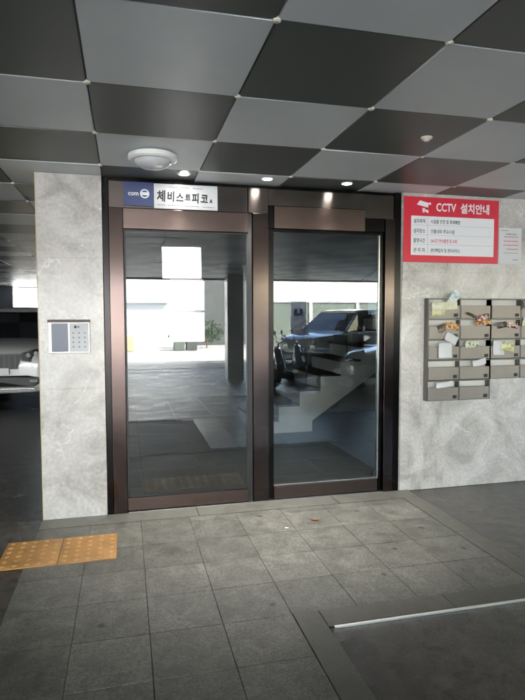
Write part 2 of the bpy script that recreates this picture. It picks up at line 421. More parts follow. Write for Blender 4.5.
# upper storeys standing on the car port
bl = empty('apartment_building', (0, 0, 0), 0, 'upper storeys of the apartment block carried above the checkered ceiling', 'building')
b = MB(); b.box(XA-.2, XB+.2, YA-.2, YB+.2, H+.06, 4.6); b.build('upper_storey', 'facade_white', bl)
b = MB(); b.box(XA-.2, XB+.2, YA-.2, YA+.02, 2.66, H+.055); b.box(XA-.2, XB+.2, YB-.02, YB+.2, 2.66, H+.055)
b.box(XA-.2, XA, YA+.02, YB-.02, 2.42, H+.055); b.box(XB, XB+.2, YA+.02, YB-.02, 2.42, H+.055); b.build('edge_beam', 'facade_white', bl)

# ------------------------------------------------------------------ stone clad masonry around the door
def slabs(b, x0, x1, z0, z1, y, sw, sh, depth=.02, xo=0, zo=0):
    """cladding slabs standing proud of plane y (towards -y)"""
    g = .0004
    zs = [z0]+[z for z in [zo+k*sh for k in range(-6, 12)] if z0+.03 < z < z1-.03]+[z1]
    r = 0
    for za, zb in zip(zs, zs[1:]):
        xs = [x0]+[v for v in [x0+xo+(r % 2)*0+k*sw for k in range(1, 30)] if x0+.03 < v < x1-.03]+[x1]
        for xa, xb in zip(xs, xs[1:]):
            b.box(xa+g, xb-g, y-depth, y, za+g, zb-g, t=random.uniform(.96, 1.04), bev=.0004)
        r += 1
random.seed(5)
pl = empty('stone_pillar', (-.405, .2, 0), 0, 'grey marble clad pillar left of the door carrying the intercom', 'pillar')
b = MB(); b.box(-.635, -.172, .021, .42, 0, 2.752); o = b.build('core', 'concrete', pl); o.location = (.405, -.2, 0)
b = MB(); slabs(b, -.645, -.162, .002, H-.001, .02, 2, 1.02, zo=.02); o = b.build('stone_cladding', 'marble', pl); o.location = (.405, -.2, 0)
b = MB(); b.box(-.6505, -.6455, .0, .42, .002, H-.001); o = b.build('corner_trim', 'tan', pl); o.location = (.405, -.2, 0)
wr = empty('stone_wall', (2.42, .2, 0), 0, 'grey marble clad wall right of the door holding the mailboxes', 'wall')
b = MB(); b.box(2.432, 6.98, .021, .25, 0, 2.752); o = b.build('core', 'concrete', wr); o.location = (-2.42, -.2, 0)
b = MB(); slabs(b, 2.420, 7.0, .002, H-.001, .02, 1.9, 1.3, zo=.7, xo=1.9)
b.box(2.412, 2.4285, .022, .25, .002, H-.001); b.box(7.0, 7.02, .0, 6.0, .002, H-.001)
o = b.build('stone_cladding', 'marble', wr); o.location = (-2.42, -.2, 0)

# ------------------------------------------------------------------ lobby behind the door
lw = empty('lobby_walls', (-.4, .3, 0), 0, 'dim grey lobby walls seen through the door glass', 'wall')
def LB(name, mat, *boxes):
    b = MB()
    for q in boxes: b.box(*q)
    o = b.build(name, mat, lw); o.location = (.4, -.3, 0); return o
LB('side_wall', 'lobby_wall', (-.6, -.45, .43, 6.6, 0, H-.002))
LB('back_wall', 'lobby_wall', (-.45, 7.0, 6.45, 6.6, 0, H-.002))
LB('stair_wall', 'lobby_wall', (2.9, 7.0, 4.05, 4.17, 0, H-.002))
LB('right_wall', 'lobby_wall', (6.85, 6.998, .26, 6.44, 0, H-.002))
b = MB(); b.box(-.45, 6.85, .13, 6.45, H-.05, H-.004)
tag(b.build('lobby_ceiling', 'lobby_ceiling'), kind='structure')
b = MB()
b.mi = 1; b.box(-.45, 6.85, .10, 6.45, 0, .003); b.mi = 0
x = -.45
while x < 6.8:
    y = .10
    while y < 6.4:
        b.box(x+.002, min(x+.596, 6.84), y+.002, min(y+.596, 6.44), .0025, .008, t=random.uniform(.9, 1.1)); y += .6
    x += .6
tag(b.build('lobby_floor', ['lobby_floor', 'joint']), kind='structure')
# staircase: its side plane at y = 2.7, climbing to the right
st = empty('staircase', (1.7, 2.7, 0), 0, 'grey sided staircase climbing to the right inside the lobby', 'staircase')
run, rise, ns = .30, .185, 11
xs0, zs0 = 1.72, .17
pts = [(xs0, 2.70, .009)]
z = zs0
for k in range(ns):
    pts.append((xs0+k*run, 2.70, z)); pts.append((xs0+(k+1)*run, 2.70, z)); z += .20
xe = xs0+ns*run; ze = z-.2
# underside, parallel to the pitch line
pts += [(xe, 2.70, ze-.30), (2.50, 2.70, ze-.30-(xe-2.50)*(.20/.30)*1.12 if False else .16), (2.50, 2.70, .009)]
b = MB(); vs = b.prism(pts, (0, 1.25, 0)); o = b.build('flight', 'stair_side', st); o.location = (-1.7, -2.7, 0)
for k in range(ns):
    b = MB(); b.box(xs0+k*run-.02, xs0+(k+1)*run-.001, 2.69, 3.96, zs0+k*.2+.001, zs0+k*.2+.026, bev=.004); o = b.build('tread', 'stair_tread', st); o.location = (-1.7, -2.7, 0)
hr = empty('stair_handrail', (1.8, 2.78, 0), 0, 'reddish brown handrail with thin posts along the lobby staircase', 'handrail')
b = MB(); b.tube([(1.62, 2.78, 1.08), (1.80, 2.78, 1.12), (4.3, 2.78, 1.12+2.5*.667)], .024); o = b.build('rail', 'rail_wood', hr); o.location = (-1.8, -2.78, 0)
for k in range(0, 8, 2):
    x = 1.84+k*run
    b = MB(); b.tube([(x, 2.78, zs0+k*.2+.026), (x, 2.78, 1.12+(x-1.8)*.667-.02)], .007, 8); o = b.build('post', 'stair_tread', hr); o.location = (-1.8, -2.78, 0)
b = MB(); b.box(2.118, 2.196, .060, .0612, 1.62, 1.84); tag(b.build('blue_notice', 'blue_plain'), 'narrow pale blue notice stuck inside the right edge of the fixed glass pane', 'notice')

# ------------------------------------------------------------------ the door set
ds = empty('glass_door', (1.12, .04, 0), 0, 'double bronze framed glass entrance door with copper coloured rails', 'door')
def D(name, mat, b, smooth=False, par=None):
    o = b.build(name, mat, ds if par is None else par, smooth=smooth)
    o.location = (-1.12, -.04, 0) if par is None else (0, 0, 0); return o
def DB(name, mat, *bx, bev=.002):
    b = MB()
    for q in bx: b.box(*q, bev=bev)
    return D(name, mat, b)
zt = 2.672
DB('jamb', 'bronze', (-.158, -.113, .012, .12, .010, H-.002))
DB('jamb', 'copper', (-.111, -.004, .004, .12, .010, 2.462))
DB('jamb', 'bronze', (2.345, 2.408, .012, .12, .010, H-.002))
DB('jamb', 'copper', (2.252, 2.343, .0, .12, .010, 2.462))
DB('header_panel', 'header_bronze', (-.111, 1.008, .020, .14, 2.464, zt))
DB('header_panel', 'header_bronze', (1.185, 2.060, .020, .14, 2.535, zt))
DB('header_panel', 'header_bronze', (2.063, 2.343, .026, .14, 2.464, zt), (1.011, 1.182, .014, .14, 2.464, zt))
DB('header_cap', 'bronze', (-.111, 2.343, .035, .14, zt+.003, H-.003))
DB('header_rail', 'header_copper', (-.002, 1.008, .006, .10, 2.300, 2.460))
DB('header_rail', 'header_copper', (1.235, 2.060, .010, .10, 2.345, 2.532))
DB('header_rail', 'bronze', (2.063, 2.250, .014, .10, 2.345, 2.460), (1.187, 1.232, .014, .10, 2.345, 2.532))
DB('mullion', 'black', (1.010, 1.047, .030, .12, .010, 2.462))
DB('mullion', 'copper', (1.049, 1.183, .002, .12, .010, 2.462))
DB('threshold', 'steel', (.0, 2.25, -.002, .13, .0095, .016))
# sliding leaf
lf = empty('door_leaf'); lf.parent = ds; lf.location = (-1.12, -.04, 0)
b = MB(); b.box(.0, 1.008, .018, .055, .022, .125, bev=.002); b.build('bottom_rail', 'header_copper', lf)
b = MB(); b.box(.001, .013, .022, .052, .127, 2.296); b.box(.996, 1.008, .022, .052, .127, 2.296); b.box(.014, .995, .022, .052, 2.284, 2.296); b.build('seal', 'black', lf)
b = MB(); b.box(.014, .995, .034, .044, .127, 2.283); b.build('glass_pane', 'door_glass', lf)
# fixed pane
fx = empty('fixed_leaf'); fx.parent = ds; fx.location = (-1.12, -.04, 0)
b = MB(); b.box(1.235, 2.205, .022, .075, .020, .128, bev=.002); b.build('bottom_rail', 'header_copper', fx)
b = MB(); b.box(1.186, 1.233, .030, .09, .016, 2.343); b.box(2.218, 2.250, .030, .10, .016, 2.343); b.box(1.234, 2.217, .034, .07, 2.322, 2.343); b.build('seal', 'bronze', fx)
b = MB(); b.box(2.205, 2.216, .036, .062, .130, 2.320); b.box(1.235, 2.204, .036, .062, .130, .140); b.build('glazing_bead', 'steel', fx)
b = MB(); b.box(1.235, 2.204, .046, .056, .142, 2.320); b.build('glass_pane', 'door_glass', fx)
b = MB(); b.box(2.165, 2.200, .030, .034, .150, .20, bev=.001); b.cyl((2.183, .028, .178), .008, .006, 'y', 12); b.build('lock', 'black', fx)
# papers on the sliding leaf
def sheet(name, mat, x0, x1, y, z0, z1, label, cat, curl=.004, ang=0, group=None, th=.0006):
    n = 6; b = MB()
    cx, cz = (x0+x1)/2, (z0+z1)/2
    rows = []
    for i in range(n+1):
        r_ = []
        for j in range(n+1):
            u, v = i/n, j/n
            px, pz = x0+(x1-x0)*u-cx, z0+(z1-z0)*v-cz
            r_.append((cx+px*math.cos(ang)-pz*math.sin(ang), y-curl*(math.sin(u*3.1)*.3+(2*v-1)**2*.7*abs(math.sin(u*2+1))), cz+px*math.sin(ang)+pz*math.cos(ang)))
        rows.append(r_)
    va = [[b.bm.verts.new(p) for p in r_] for r_ in rows]; vb = [[b.bm.verts.new((p[0], p[1]-th, p[2])) for p in r_] for r_ in rows]
    fs = []
    for i in range(n):
        for j in range(n):
            fs.append(b.bm.faces.new([va[i][j], va[i+1][j], va[i+1][j+1], va[i][j+1]])); fs.append(b.bm.faces.new([vb[i][j], vb[i][j+1], vb[i+1][j+1], vb[i+1][j]]))
    for i in range(n):
        for A, B_ in ((va, vb),):
            for (p, q2, r_, s_) in ((A[i][0], A[i+1][0], B_[i+1][0], B_[i][0]), (A[i][n], A[i+1][n], B_[i+1][n], B_[i][n]), (A[0][i], A[0][i+1], B_[0][i+1], B_[0][i]), (A[n][i], A[n][i+1], B_[n][i+1], B_[n][i])):
                fs.append(b.bm.faces.new([p, q2, r_, s_]))
    b.paint(fs)
    return tag(b.build(name, mat, smooth=True), label, cat, group)
def bars(parent, mat, rows, y, th=.0005, name='print'):
    """lines of small print too fine to read: dashes of uneven length"""
    out = []
    for (x0, x1, z, h) in rows:
        b = MB(); x = x0
        while x < x1:
            w = random.uniform(.6, 2.2)*h
            b.box(x, min(x+w, x1), y-th, y, z, z+h*random.uniform(.8, 1.)); x += w+h*.45
        out.append(b.build(name, mat, parent))
    return out
G = 'white notices on the glass'
sheet('paper_notice', 'paper', .300, .616, .0325, 1.915, 2.168, 'topmost of the three white notices taped on the left door glass', 'notice', .0015, .01, G)
sheet('paper_notice', 'paper', .345, .640, .0325, 1.655, 1.895, 'middle one of the three white notices taped on the left door glass', 'notice', .0015, -.004, G)
sheet('paper_notice', 'paper', .350, .640, .0325, 1.395, 1.637, 'lowest of the three white notices taped on the left door glass', 'notice', .0015, .0, G)
b = MB(); b.box(.36, .63, .0305, .0318, 1.898, 1.908); tag(b.build('tape_strip', 'ink_grey'), 'grey tape strip between the top and middle white notices', 'tape')
b = MB(); b.box(.39, .61, .0305, .0318, 1.640, 1.648); tag(b.build('tape_strip', 'ink_grey'), 'grey tape strip between the middle and lowest white notices', 'tape')

# signs on the header
sg = empty('logo_plate', (.12, .018, 2.47), 0, 'small navy blue plate with white lettering above the left door', 'sign')
b = MB(); b.box(.005, .236, .008, .019, 2.482, 2.668, bev=.0015); o = b.build('plate', 'sign_blue', sg); o.location = (-.12, -.018, -2.47)
o = text('com', .040, .0072, 2.562, .05, 'sign_white', sg, width=.08, bold=.001); o.location = (-.12, -.018, -2.47)
b = MB(); b.lathe([(.036, 0), (.036, -.0006), (.026, -.0006), (.026, 0)], (.168, .0074, 2.578), 'y'); b.box(.135, .20, .0066, .0074, 2.566, 2.590); o = b.build('emblem', 'sign_white', sg, normals=True); o.location = (-.12, -.018, -2.47)
sg = empty('name_sign', (.49, .018, 2.46), 0, 'white strip sign with black brush lettering above the left door', 'sign')
def SG(o): o.location = (-.49, -.018, -2.46); return o
b = MB(); b.box(.240, .752, .006, .0185, 2.468, 2.664, bev=.0015, rot=Matrix.Rotation(R(-.3), 3, 'Y')); SG(b.build('board', 'sign_plain', sg))
xx = .262
for ch, w, h, dz in (('체', .078, .095, 0), ('비', .062, .085, .004), ('스', .066, .085, 0), ('트', .05, .06, .012), ('피', .064, .085, -.002), ('코', .066, .085, -.002), ('A', .03, .04, 0)):
    SG(text(ch, xx, .0055, 2.530+dz, h, 'ink', sg, width=w*.9, bold=.003, shear=.06, rot=random.uniform(-.04, .04))); xx += w+.006
for o in (bars(sg, 'ink_grey', [(.36, .43, 2.636, .008), (.46, .52, 2.636, .008), (.55, .63, 2.634, .008), (.262, .33, 2.492, .008), (.35, .45, 2.492, .008), (.48, .60, 2.490, .008), (.63, .73, 2.488, .008)], .0055)): SG(o)

# red camera notice on the right wall
rs = empty('cctv_sign', (2.9, 0, 2.09), 0, 'red bordered white camera notice board with printed rows on marble wall', 'sign')
def RS(o): o.location = (-2.9, 0, -2.09); return o
b = MB(); b.box(2.422, 3.388, -.012, -.001, 2.088, 2.668, bev=.0015); RS(b.build('board', 'sign_red', rs))
b = MB(); b.box(2.492, 3.338, -.0145, -.0122, 2.150, 2.498, bev=.0006); RS(b.build('white_field', 'sign_white', rs))
RS(text('CCTV', 2.74, -.0125, 2.548, .10, 'sign_white', rs, width=.20, bold=.0022))
RS(text('설치안내', 2.985, -.0125, 2.545, .095, 'sign_white', rs, width=.30, bold=.0026))
# camera pictogram
b = MB()
def quad2(pts, y=-.0125, d=-.0008): b.prism([(x, y, z) for x, z in pts], (0, d, 0))
quad2([(2.545, 2.598), (2.575, 2.635), (2.665, 2.615), (2.655, 2.575)][::-1]); quad2([(2.60, 2.570), (2.628, 2.566), (2.622, 2.53), (2.604, 2.53)]); quad2([(2.628, 2.54), (2.66, 2.525), (2.66, 2.552), (2.63, 2.556)])
quad2([(2.668, 2.622), (2.686, 2.616), (2.684, 2.600), (2.664, 2.604)])
RS(b.build('pictogram', 'sign_white', rs))
rows = [(2.437, '설치목적', '시설물 안전 및 화재예방', 'ink'), (2.350, '설치장소', '건물내외 주요시설', 'ink'), (2.265, '촬영시간', '24시간 연속촬영 및 녹화', 'ink_red'), (2.180, '관 리 자', '관리책임자 및 관리사무소', 'ink')]
for z, a, t, m in rows:
    RS(text(a, 2.515, -.0148, z, .042, 'ink', rs, width=.115, bold=.0004))
    RS(text(t, 2.685, -.0148, z, .040, m, rs, width=.30 if m == 'ink' and '내외' not in t else (.24 if m == 'ink' else .27), bold=.0004))
b = MB()
for z in (2.418, 2.332, 2.247): b.box(2.505, 3.325, -.0152, -.0146, z-.0008, z+.0008)
b.box(2.655, 2.657, -.0152, -.0146, 2.165, 2.485); RS(b.build('ruled_lines', 'ink_grey', rs))
wn = empty('white_notice', (3.52, 0, 2.09), 0, 'small white paper notice with pink lines beside the red sign', 'notice')
b = MB(); b.box(3.401, 3.645, -.006, -.001, 2.088, 2.425, bev=.0006); o = b.build('sheet', 'paper', wn); o.location = (-3.52, 0, -2.09)
for o in bars(wn, 'ink_red', [(3.45, 3.61, 2.338, .008), (3.45, 3.61, 2.298, .008), (3.45, 3.61, 2.262, .008), (3.48, 3.61, 2.225, .008)], -.0062): o.location = (-3.52, 0, -2.09)
for o in bars(wn, 'ink_grey', [(3.42, 3.50, 2.396, .007), (3.47, 3.59, 2.362, .012), (3.45, 3.61, 2.190, .006), (3.55, 3.61, 2.125, .010)], -.0062, name='fine_print'): o.location = (-3.52, 0, -2.09)

# ------------------------------------------------------------------ intercom on the pillar
ic = empty('intercom', (-.42, 0, 1.32), 0, 'silver video intercom with keypad on the marble pillar', 'intercom')
def IC(o): o.location = (.42, 0, -1.32); return o
b = MB(); b.box(-.575, -.268, -.022, -.001, 1.318, 1.575, bev=.004); IC(b.build('housing', 'ic_metal', ic))
b = MB(); b.box(-.578, -.265, -.042, -.0235, 1.560, 1.581, bev=.003); IC(b.build('rain_hood', 'hood', ic))
b = MB(); b.box(-.552, -.430, -.0245, -.0222, 1.333, 1.553, bev=.001); IC(b.build('screen', 'screen', ic))
b = MB(); b.box(-.420, -.278, -.0250, -.0222, 1.330, 1.553, bev=.001); IC(b.build('keypad', 'sign_plain', ic))
for r_ in range(4):
    for c_ in range(3):
        b = MB(); b.cyl((-.392+c_*.043, -.0262, 1.478-r_*.036), .007, .002, 'y', 12); IC(b.build('key', 'ink_grey', ic))
b = MB(); b.cyl((-.375, -.0262, 1.525), .011, .003, 'y', 16); b.cyl((-.352, -.0262, 1.525), .006, .003, 'y', 16); IC(b.build('camera_lens', 'black', ic))

# ------------------------------------------------------------------ mailboxes
mb = empty('mailbox_bank', (3.2, 0, .8), 0, 'bronze grey bank of apartment mailboxes with letters sticking out', 'mailboxes')
def MBX(o): o.location = (-3.2, 0, -.8); return o
cw, rh = .3215, .1865
XM, ZM = 2.640, 1.764
cols = [(0, 5), (1, 5), (2, 4), (3, 4), (4, 4)]
dp = -.065
b = MB(); t = .011
for c_, n in cols:
    x0 = XM+c_*cw
    for k in range(n):
        zt_ = ZM-k*rh
        b.box(x0+t, x0+cw-.0005, dp, -.002, zt_-t, zt_)                      # shelf
        b.box(x0, x0+t-.0005, dp-.001, -.002, zt_-rh+.0004, zt_)             # side
    if n == 5 and c_ == 1 or c_ == 4: b.box(x0+cw, x0+cw+t, dp-.001, -.002, ZM-n*rh, ZM)
    b.box(x0+t, x0+cw-.0005, dp, -.002, ZM-n*rh, ZM-n*rh+t*.9)
MBX(b.build('frame', 'box_frame', mb))
b = MB()
for c_, n in cols: b.box(XM+c_*cw+t, XM+(c_+1)*cw, -.0045, -.0021, ZM-n*rh+t, ZM-t)
MBX(b.build('back_panel', 'box_inside', mb))
dv = None
for c_, n in cols:
    for k in range(n):
        x0 = XM+c_*cw; zt_ = ZM-k*rh
        b = MB(); b.box(x0+t+.003, x0+cw-.003, dp-.004, dp+.006, zt_-rh+t*.3+.002, zt_-.066, bev=.0015)
        b.box(x0+t+.02, x0+t+.075, dp-.0052, dp-.0042, zt_-.112, zt_-.095)
        d = MBX(b.build('door', 'box_door', mb))
        b = MB(); b.box(x0+cw-.058, x0+cw-.022, dp-.012, dp-.0045, zt_-rh+.018, zt_-rh+.048, bev=.002); b.cyl((x0+cw-.04, dp-.013, zt_-rh+.033), .008, .004, 'y', 12)
        o = b.build('lock', 'black', d)
def letter(name, mat, c_, k, x0, x1, za, zb, label, ang=0, y=None, cat='letter', curl=.012):
    X = XM+c_*cw; Z = ZM-k*rh
    return sheet(name, mat, X+x0, X+x1, dp-.008 if y is None else y, Z+za, Z+zb, label, cat, curl, R(ang), 'post in the mailboxes')
letter('brochure', 'paper_blue', 0, 0, .205, .285, -.10, .075, 'pale blue brochure leaning out of the top left mailbox', -38, cat='brochure')
letter('envelope', 'paper_cream', 0, 0, .03, .29, -.105, -.035, 'wide cream envelope across the slot of the top left mailbox', 3, y=dp-.012, cat='envelope')
letter('flyer', 'paper_yellow', 0, 0, .035, .165, -.155, -.10, 'yellowish flyer hanging below the cream envelope, top left mailbox', 2, cat='flyer')
letter('flyer', 'paper_orange', 0, 1, .18, .31, -.10, -.035, 'orange flyer in the second mailbox down at left', -8, cat='flyer')
letter('flyer', 'paper_dark', 0, 1, .10, .17, -.12, -.05, 'dark folded flyer beside the orange one in left column', 20, cat='flyer')
letter('envelope', 'paper', 0, 2, .105, .24, -.165, -.03, 'white envelope hanging from the third mailbox down at left', 0, y=dp-.014, cat='envelope')
letter('envelope', 'paper', 0, 2, .17, .30, -.03, .045, 'white letter slanting up over the third mailbox at left', -25, cat='envelope')
letter('flyer', 'paper_red', 1, 0, .17, .28, -.20, -.15, 'red flyer poking from the second column below its top door', 12, y=dp-.015, cat='flyer')
letter('flyer', 'paper_orange', 1, 1, .16, .32, -.055, -.015, 'orange and red leaflet in second column, second mailbox', 3, y=dp-.013, cat='flyer')
letter('flyer', 'paper_dark', 1, 0, .06, .19, -.165, -.145, 'thin dark strip flyer left of the red flyer, second column', -22, y=dp-.012, cat='flyer')
letter('envelope', 'paper_green', 1, 2, .06, .20, -.075, -.015, 'pale green card in the third mailbox of second column', 2, cat='card')
letter('envelope', 'paper', 1, 3, .14, .28, -.055, .0, 'white letter in the slot of second column fourth mailbox', 12, cat='envelope')
letter('envelope', 'paper', 2, 2, .03, .15, -.150, -.02, 'white envelope in the third column, third mailbox down', 0, cat='envelope')
letter('flyer', 'paper_yellow', 2, 2, .11, .25, -.115, -.03, 'yellow green flyer over the white envelope in third column', -5, y=dp-.016, cat='flyer')
letter('flyer', 'paper_red', 2, 1, .17, .29, -.085, -.035, 'small red flyer in the third column, second mailbox', -8, cat='flyer')
letter('flyer', 'paper_dark', 2, 1, .07, .17, -.085, -.03, 'crumpled dark flyer beside the small red flyer, third column', 10, cat='flyer')
letter('envelope', 'paper', 0, 4, .09, .26, -.06, -.012, 'white envelope lying in the bottom left mailbox slot', 6, cat='envelope')
letter('envelope', 'paper_cream', 3, 1, .02, .14, -.08, .0, 'cream envelope in the right column at the picture edge', -14, cat='envelope')
letter('flyer', 'paper_dark', 3, 0, .0, .10, -.09, -.01, 'black flyer at the top of the right column of mailboxes', 8, cat='flyer')

# ------------------------------------------------------------------ things on the ceiling
def down(x, y, label):
    r = empty('downlight', (x, y, H), 0, label, 'downlight', 'recessed downlights over the door')
    b = MB(); b.lathe([(.052, -.001), (.052, -.005), (.038, -.006), (.034, .0005)], (0, 0, 0)); b.build('trim_ring', 'white_paint', r, smooth=True)
    b = MB(); b.cyl((0, 0, -.004), .033, .003); b.build('lamp', 'lamp_on', r)
    l = bpy.data.lights.new('downlight_beam', 'SPOT'); l.energy = 13; l.spot_size = R(84); l.spot_blend = 1; l.shadow_soft_size = .03; l.color = (1, .97, .92)
    lo = bpy.data.objects.new('downlight_beam', l); C.objects.link(lo); lo.parent = r; lo.location = (0, 0, -.02)
down(.46, -.20, 'small lit recessed downlight over the name sign, leftmost of three')
down(1.12, -.20, 'small lit recessed downlight over the middle mullion, middle of three')
down(1.80, -.20, 'small lit recessed downlight over the fixed pane, rightmost of three')
dl = empty('dome_lamp', (.20, -.66, H), 0, 'round white ceiling lamp on a light panel before the door', 'ceiling lamp')
b = MB(); b.lathe([(.0001, 0), (.150, -.001), (.163, -.008), (.163, -.036), (.150, -.046), (.128, -.047)], (0, 0, 0), seg=48); b.build('base', 'white_paint', dl, smooth=True)
b = MB(); b.lathe([(.127, -.040), (.122, -.058), (.10, -.080), (.06, -.094), (.0001, -.098)], (0, 0, 0), seg=48); b.build('diffuser', 'diffuser', dl, smooth='all')
se = empty('ceiling_sensor', (1.82, -1.42, H), 0, 'small white ceiling sensor on a dark panel', 'sensor')
b = MB(); b.lathe([(.0001, -.026), (.014, -.025), (.022, -.016), (.034, -.007), (.036, .0)], (0, 0, 0)); b.build('housing', 'stud', se, smooth=True)

# ------------------------------------------------------------------ cars
def loft(b, rings, cap=True):
    vr = [[b.bm.verts.new(p) for p in r_] for r_ in rings]
    fs = []
    for a, c_ in zip(vr, vr[1:]):
        n = len(a)
        for k in range(n): fs.append(b.bm.faces.new([a[k], a[(k+1) % n], c_[(k+1) % n], c_[k]]))
    if cap: fs += [b.bm.faces.new(vr[0]), b.bm.faces.new(vr[-1][::-1])]
    b.paint(fs)
def ring(y, w, z0, z1, wt=None, crown=.03, r=.08):
    """cross-section of the body at length y: half width w, from z0 up to z1"""
    wt = wt or w*.93
    zm = z0+(z1-z0)*.55
    half = [(w*.90, z0), (w*.985, z0+r), (w, zm), (w*.985, z1-r*1.6), (wt, z1-r*.35), (wt*.8, z1+crown*.3), (wt*.4, z1+crown*.85)]
    return [(x, y, z) for x, z in half]+[(0, y, z1+crown)]+[(-x, y, z) for x, z in half[::-1]]+[(0, y, z0)]
def make_car(kind, paint, label, group=None, loc=(0, 0, 0), rz=0, top=None):
    """front towards local -y; origin on the ground under the front bumper"""
    suv = kind == 'suv'
    car = empty('parked_car', loc, rz, label, 'car', group)
    Lc, W = (4.9, .95) if suv else (4.7, .90)
    hood0, hood1, belt, roof = (1.02, 1.22, 1.20, 1.80) if suv else (.70, .93, .93, 1.44)
    b = MB()
    st_ = [(.0, W*.80, .34, hood0-.20), (.035, W*.88, .27, hood0-.10), (.14, W*.95, .23, hood0), (.45, W, .22, hood0+.07), (1.0, W, .22, hood1-.05), (1.35, W, .22, hood1), (2.4, W, .22, belt), (3.8, W, .22, belt), (Lc-.35, W*.98, .24, belt-.03), (Lc-.06, W*.92, .28, belt-.10), (Lc, W*.84, .36, belt-.24)]
    loft(b, [ring(*s) for s in st_]); body = b.build('body', paint, car, smooth='all')
    m = body.modifiers.new('sub', 'SUBSURF'); m.levels = m.render_levels = 1
    # cabin of dark glass with a painted roof and pillars
    ws0, ws1, rw1, rw0 = (1.05, 1.75, 4.35, 4.75) if suv else (1.15, 2.0, 3.2, 4.0)
    wb, wt = W*.91, W*.74
    b = MB()
    def sec(y, z, k):  # half-width interpolates with height
        w = wb+(wt-wb)*k; return [(w, y, belt-.03), (w*(1-.04*k), y, z), (-w*(1-.04*k), y, z), (-w, y, belt-.03)]
    loft(b, [sec(ws0, belt-.01, 0), sec((ws0+ws1)/2, (belt+roof)/2, .55), sec(ws1, roof-.05, 1), sec((ws1+rw1)/2, roof-.02, 1), sec(rw1, roof-.05, 1), sec(rw0, belt, .1)])
    b.build('windows', 'car_glass', car)
    b = MB(); wr_ = wt*.97
    loft(b, [[(wr_, y, z-.05), (wr_*.9, y, z+.012), (0, y, z+.03), (-wr_*.9, y, z+.012), (-wr_, y, z-.05)] for y, z in ((ws1-.06, roof-.045), (ws1+.3, roof-.01), ((ws1+rw1)/2, roof), (rw1+.05, roof-.03))])
    b.build('roof', top or paint, car, smooth=True)
    for s in (-1, 1): b = MB(); b.tube([(s*wb*.985, ws0-.02, belt-.02), (s*wt*.985, ws1, roof-.06)], .03, 8); b.build('windscreen_pillar', top or paint, car, smooth=True)
    for s in (-1, 1):
        b = MB(); b.tube([(s*wb*.99, (ws1+rw1)/2, belt-.02), (s*wt*.97, (ws1+rw1)/2, roof-.05)], .035, 8); b.build('centre_pillar', paint, car, smooth=True)
        b = MB(); b.tube([(s*wb*.985, rw0-.1, belt-.02), (s*wt*.98, rw1, roof-.06)], .05, 8); b.build('rear_pillar', paint, car, smooth=True)
    # front: grille, lamps, intake, plate
    gz = (.70, .94) if suv else (.40, .62)
    b = MB(); b.mi = 0; b.prism([(-.46, -.014, gz[1]), (.46, -.014, gz[1]), (.40, -.020, gz[0]), (-.40, -.020, gz[0])], (0, .10, 0))
    b.mi = 1
    for k in range(9):
        x_ = -.36+k*.09; b.box(x_-.006, x_+.006, -.024, -.016, gz[0]+.02, gz[1]-.01)
    b.box(-.41, .41, -.030, -.014, gz[0]-.012, gz[0]+.004, bev=.003)
    b.box(-.47, .47, -.030, -.012, gz[1], gz[1]+.022, bev=.004)
    b.build('grille', ['black', 'grille_metal'], car)
    for s in (-1, 1):
        z = gz[1]+(.03 if suv else 0)
        p = [(s*.48, -.012, z+.01), (s*.66, .045, z+.065), (s*.86, .20, z+.10), (s*.90, .34, z+.06), (s*.84, .14, z-.07), (s*.62, .01, z-.16), (s*.46, -.018, z-.13)]
        b = MB(); b.prism(p, (s*.02, .10, -.0)); h = b.build('headlight', 'black', car)
        b = MB()
        for q_, rr_ in (((s*.58, -.012, z-.04), .042), ((s*.70, .030, z-.01), .040)):
            b.lathe([(rr_, .02), (rr_, -.008), (rr_*.6, -.016), (.0001, -.018)], q_, 'y', 20)
        b.build('projector', 'lens', h, smooth=True)
        b = MB(); b.tube([(s*.50, -.022, z+.005), (s*.66, .035, z+.058), (s*.86, .19, z+.094)], .008, 6); b.build('running_light', 'chrome', h)
        b = MB(); b.box(s*.66-.07, s*.66+.07, -.034, .06, gz[0]-.25, gz[0]-.20, bev=.01); b.build('fog_lamp', 'lens', car)
        # mirrors
        b = MB(); b.box(s*(W+.10)-.10, s*(W+.10)+.10, ws0+.32, ws0+.44, belt-.02, belt+.14, bev=.04); b.build('side_mirror', paint, car, smooth=True)
    b = MB(); b.prism([(-.56, -.030, gz[0]-.13), (.56, -.030, gz[0]-.13), (.76, .0, gz[0]-.17), (.80, .012, gz[0]-.25), (.66, -.022, gz[0]-.33), (-.66, -.022, gz[0]-.33), (-.80, .012, gz[0]-.25), (-.76, .0, gz[0]-.17)], (0, .14, 0)); b.build('air_intake', 'black', car)
    b = MB(); b.box(-.68, .68, -.030, .06, gz[0]-.375, gz[0]-.345, bev=.01); b.build('skid_trim', 'chrome', car)
    b = MB(); b.box(-.26, .26, -.040, -.026, gz[0]-.10, gz[0]+.01, bev=.004); b.build('number_plate', 'white_paint', car)
    for s in (-1, 1):
        b = MB(); b.box(s*.72-.13, s*.72+.13, Lc-.12, Lc+.008, belt-.34, belt-.16, bev=.02); b.build('tail_light', 'lens_red', car)
        for yw in (.92, Lc-1.0):
            cxw = s*(W-.10)
            b = MB(); b.cyl((s*(W-.02), yw, .36), .405, .05, 'x', 36); b.build('wheel_arch', 'black', car)
            b = MB(); b.lathe([(.20, -.11), (.33, -.11), (.352, -.08), (.352, .08), (.33, .11), (.20, .11)], (cxw, yw, .352), 'x', 40); w_ = b.build('wheel', 'rubber', car, smooth=True)
            b = MB(); b.lathe([(.22, .10), (.205, .07), (.06, .075), (.0001, .08)] if s > 0 else [(.22, -.10), (.205, -.07), (.06, -.075), (.0001, -.08)], (cxw, yw, .352), 'x', 40)
            b.build('rim', 'chrome', w_, smooth=True)
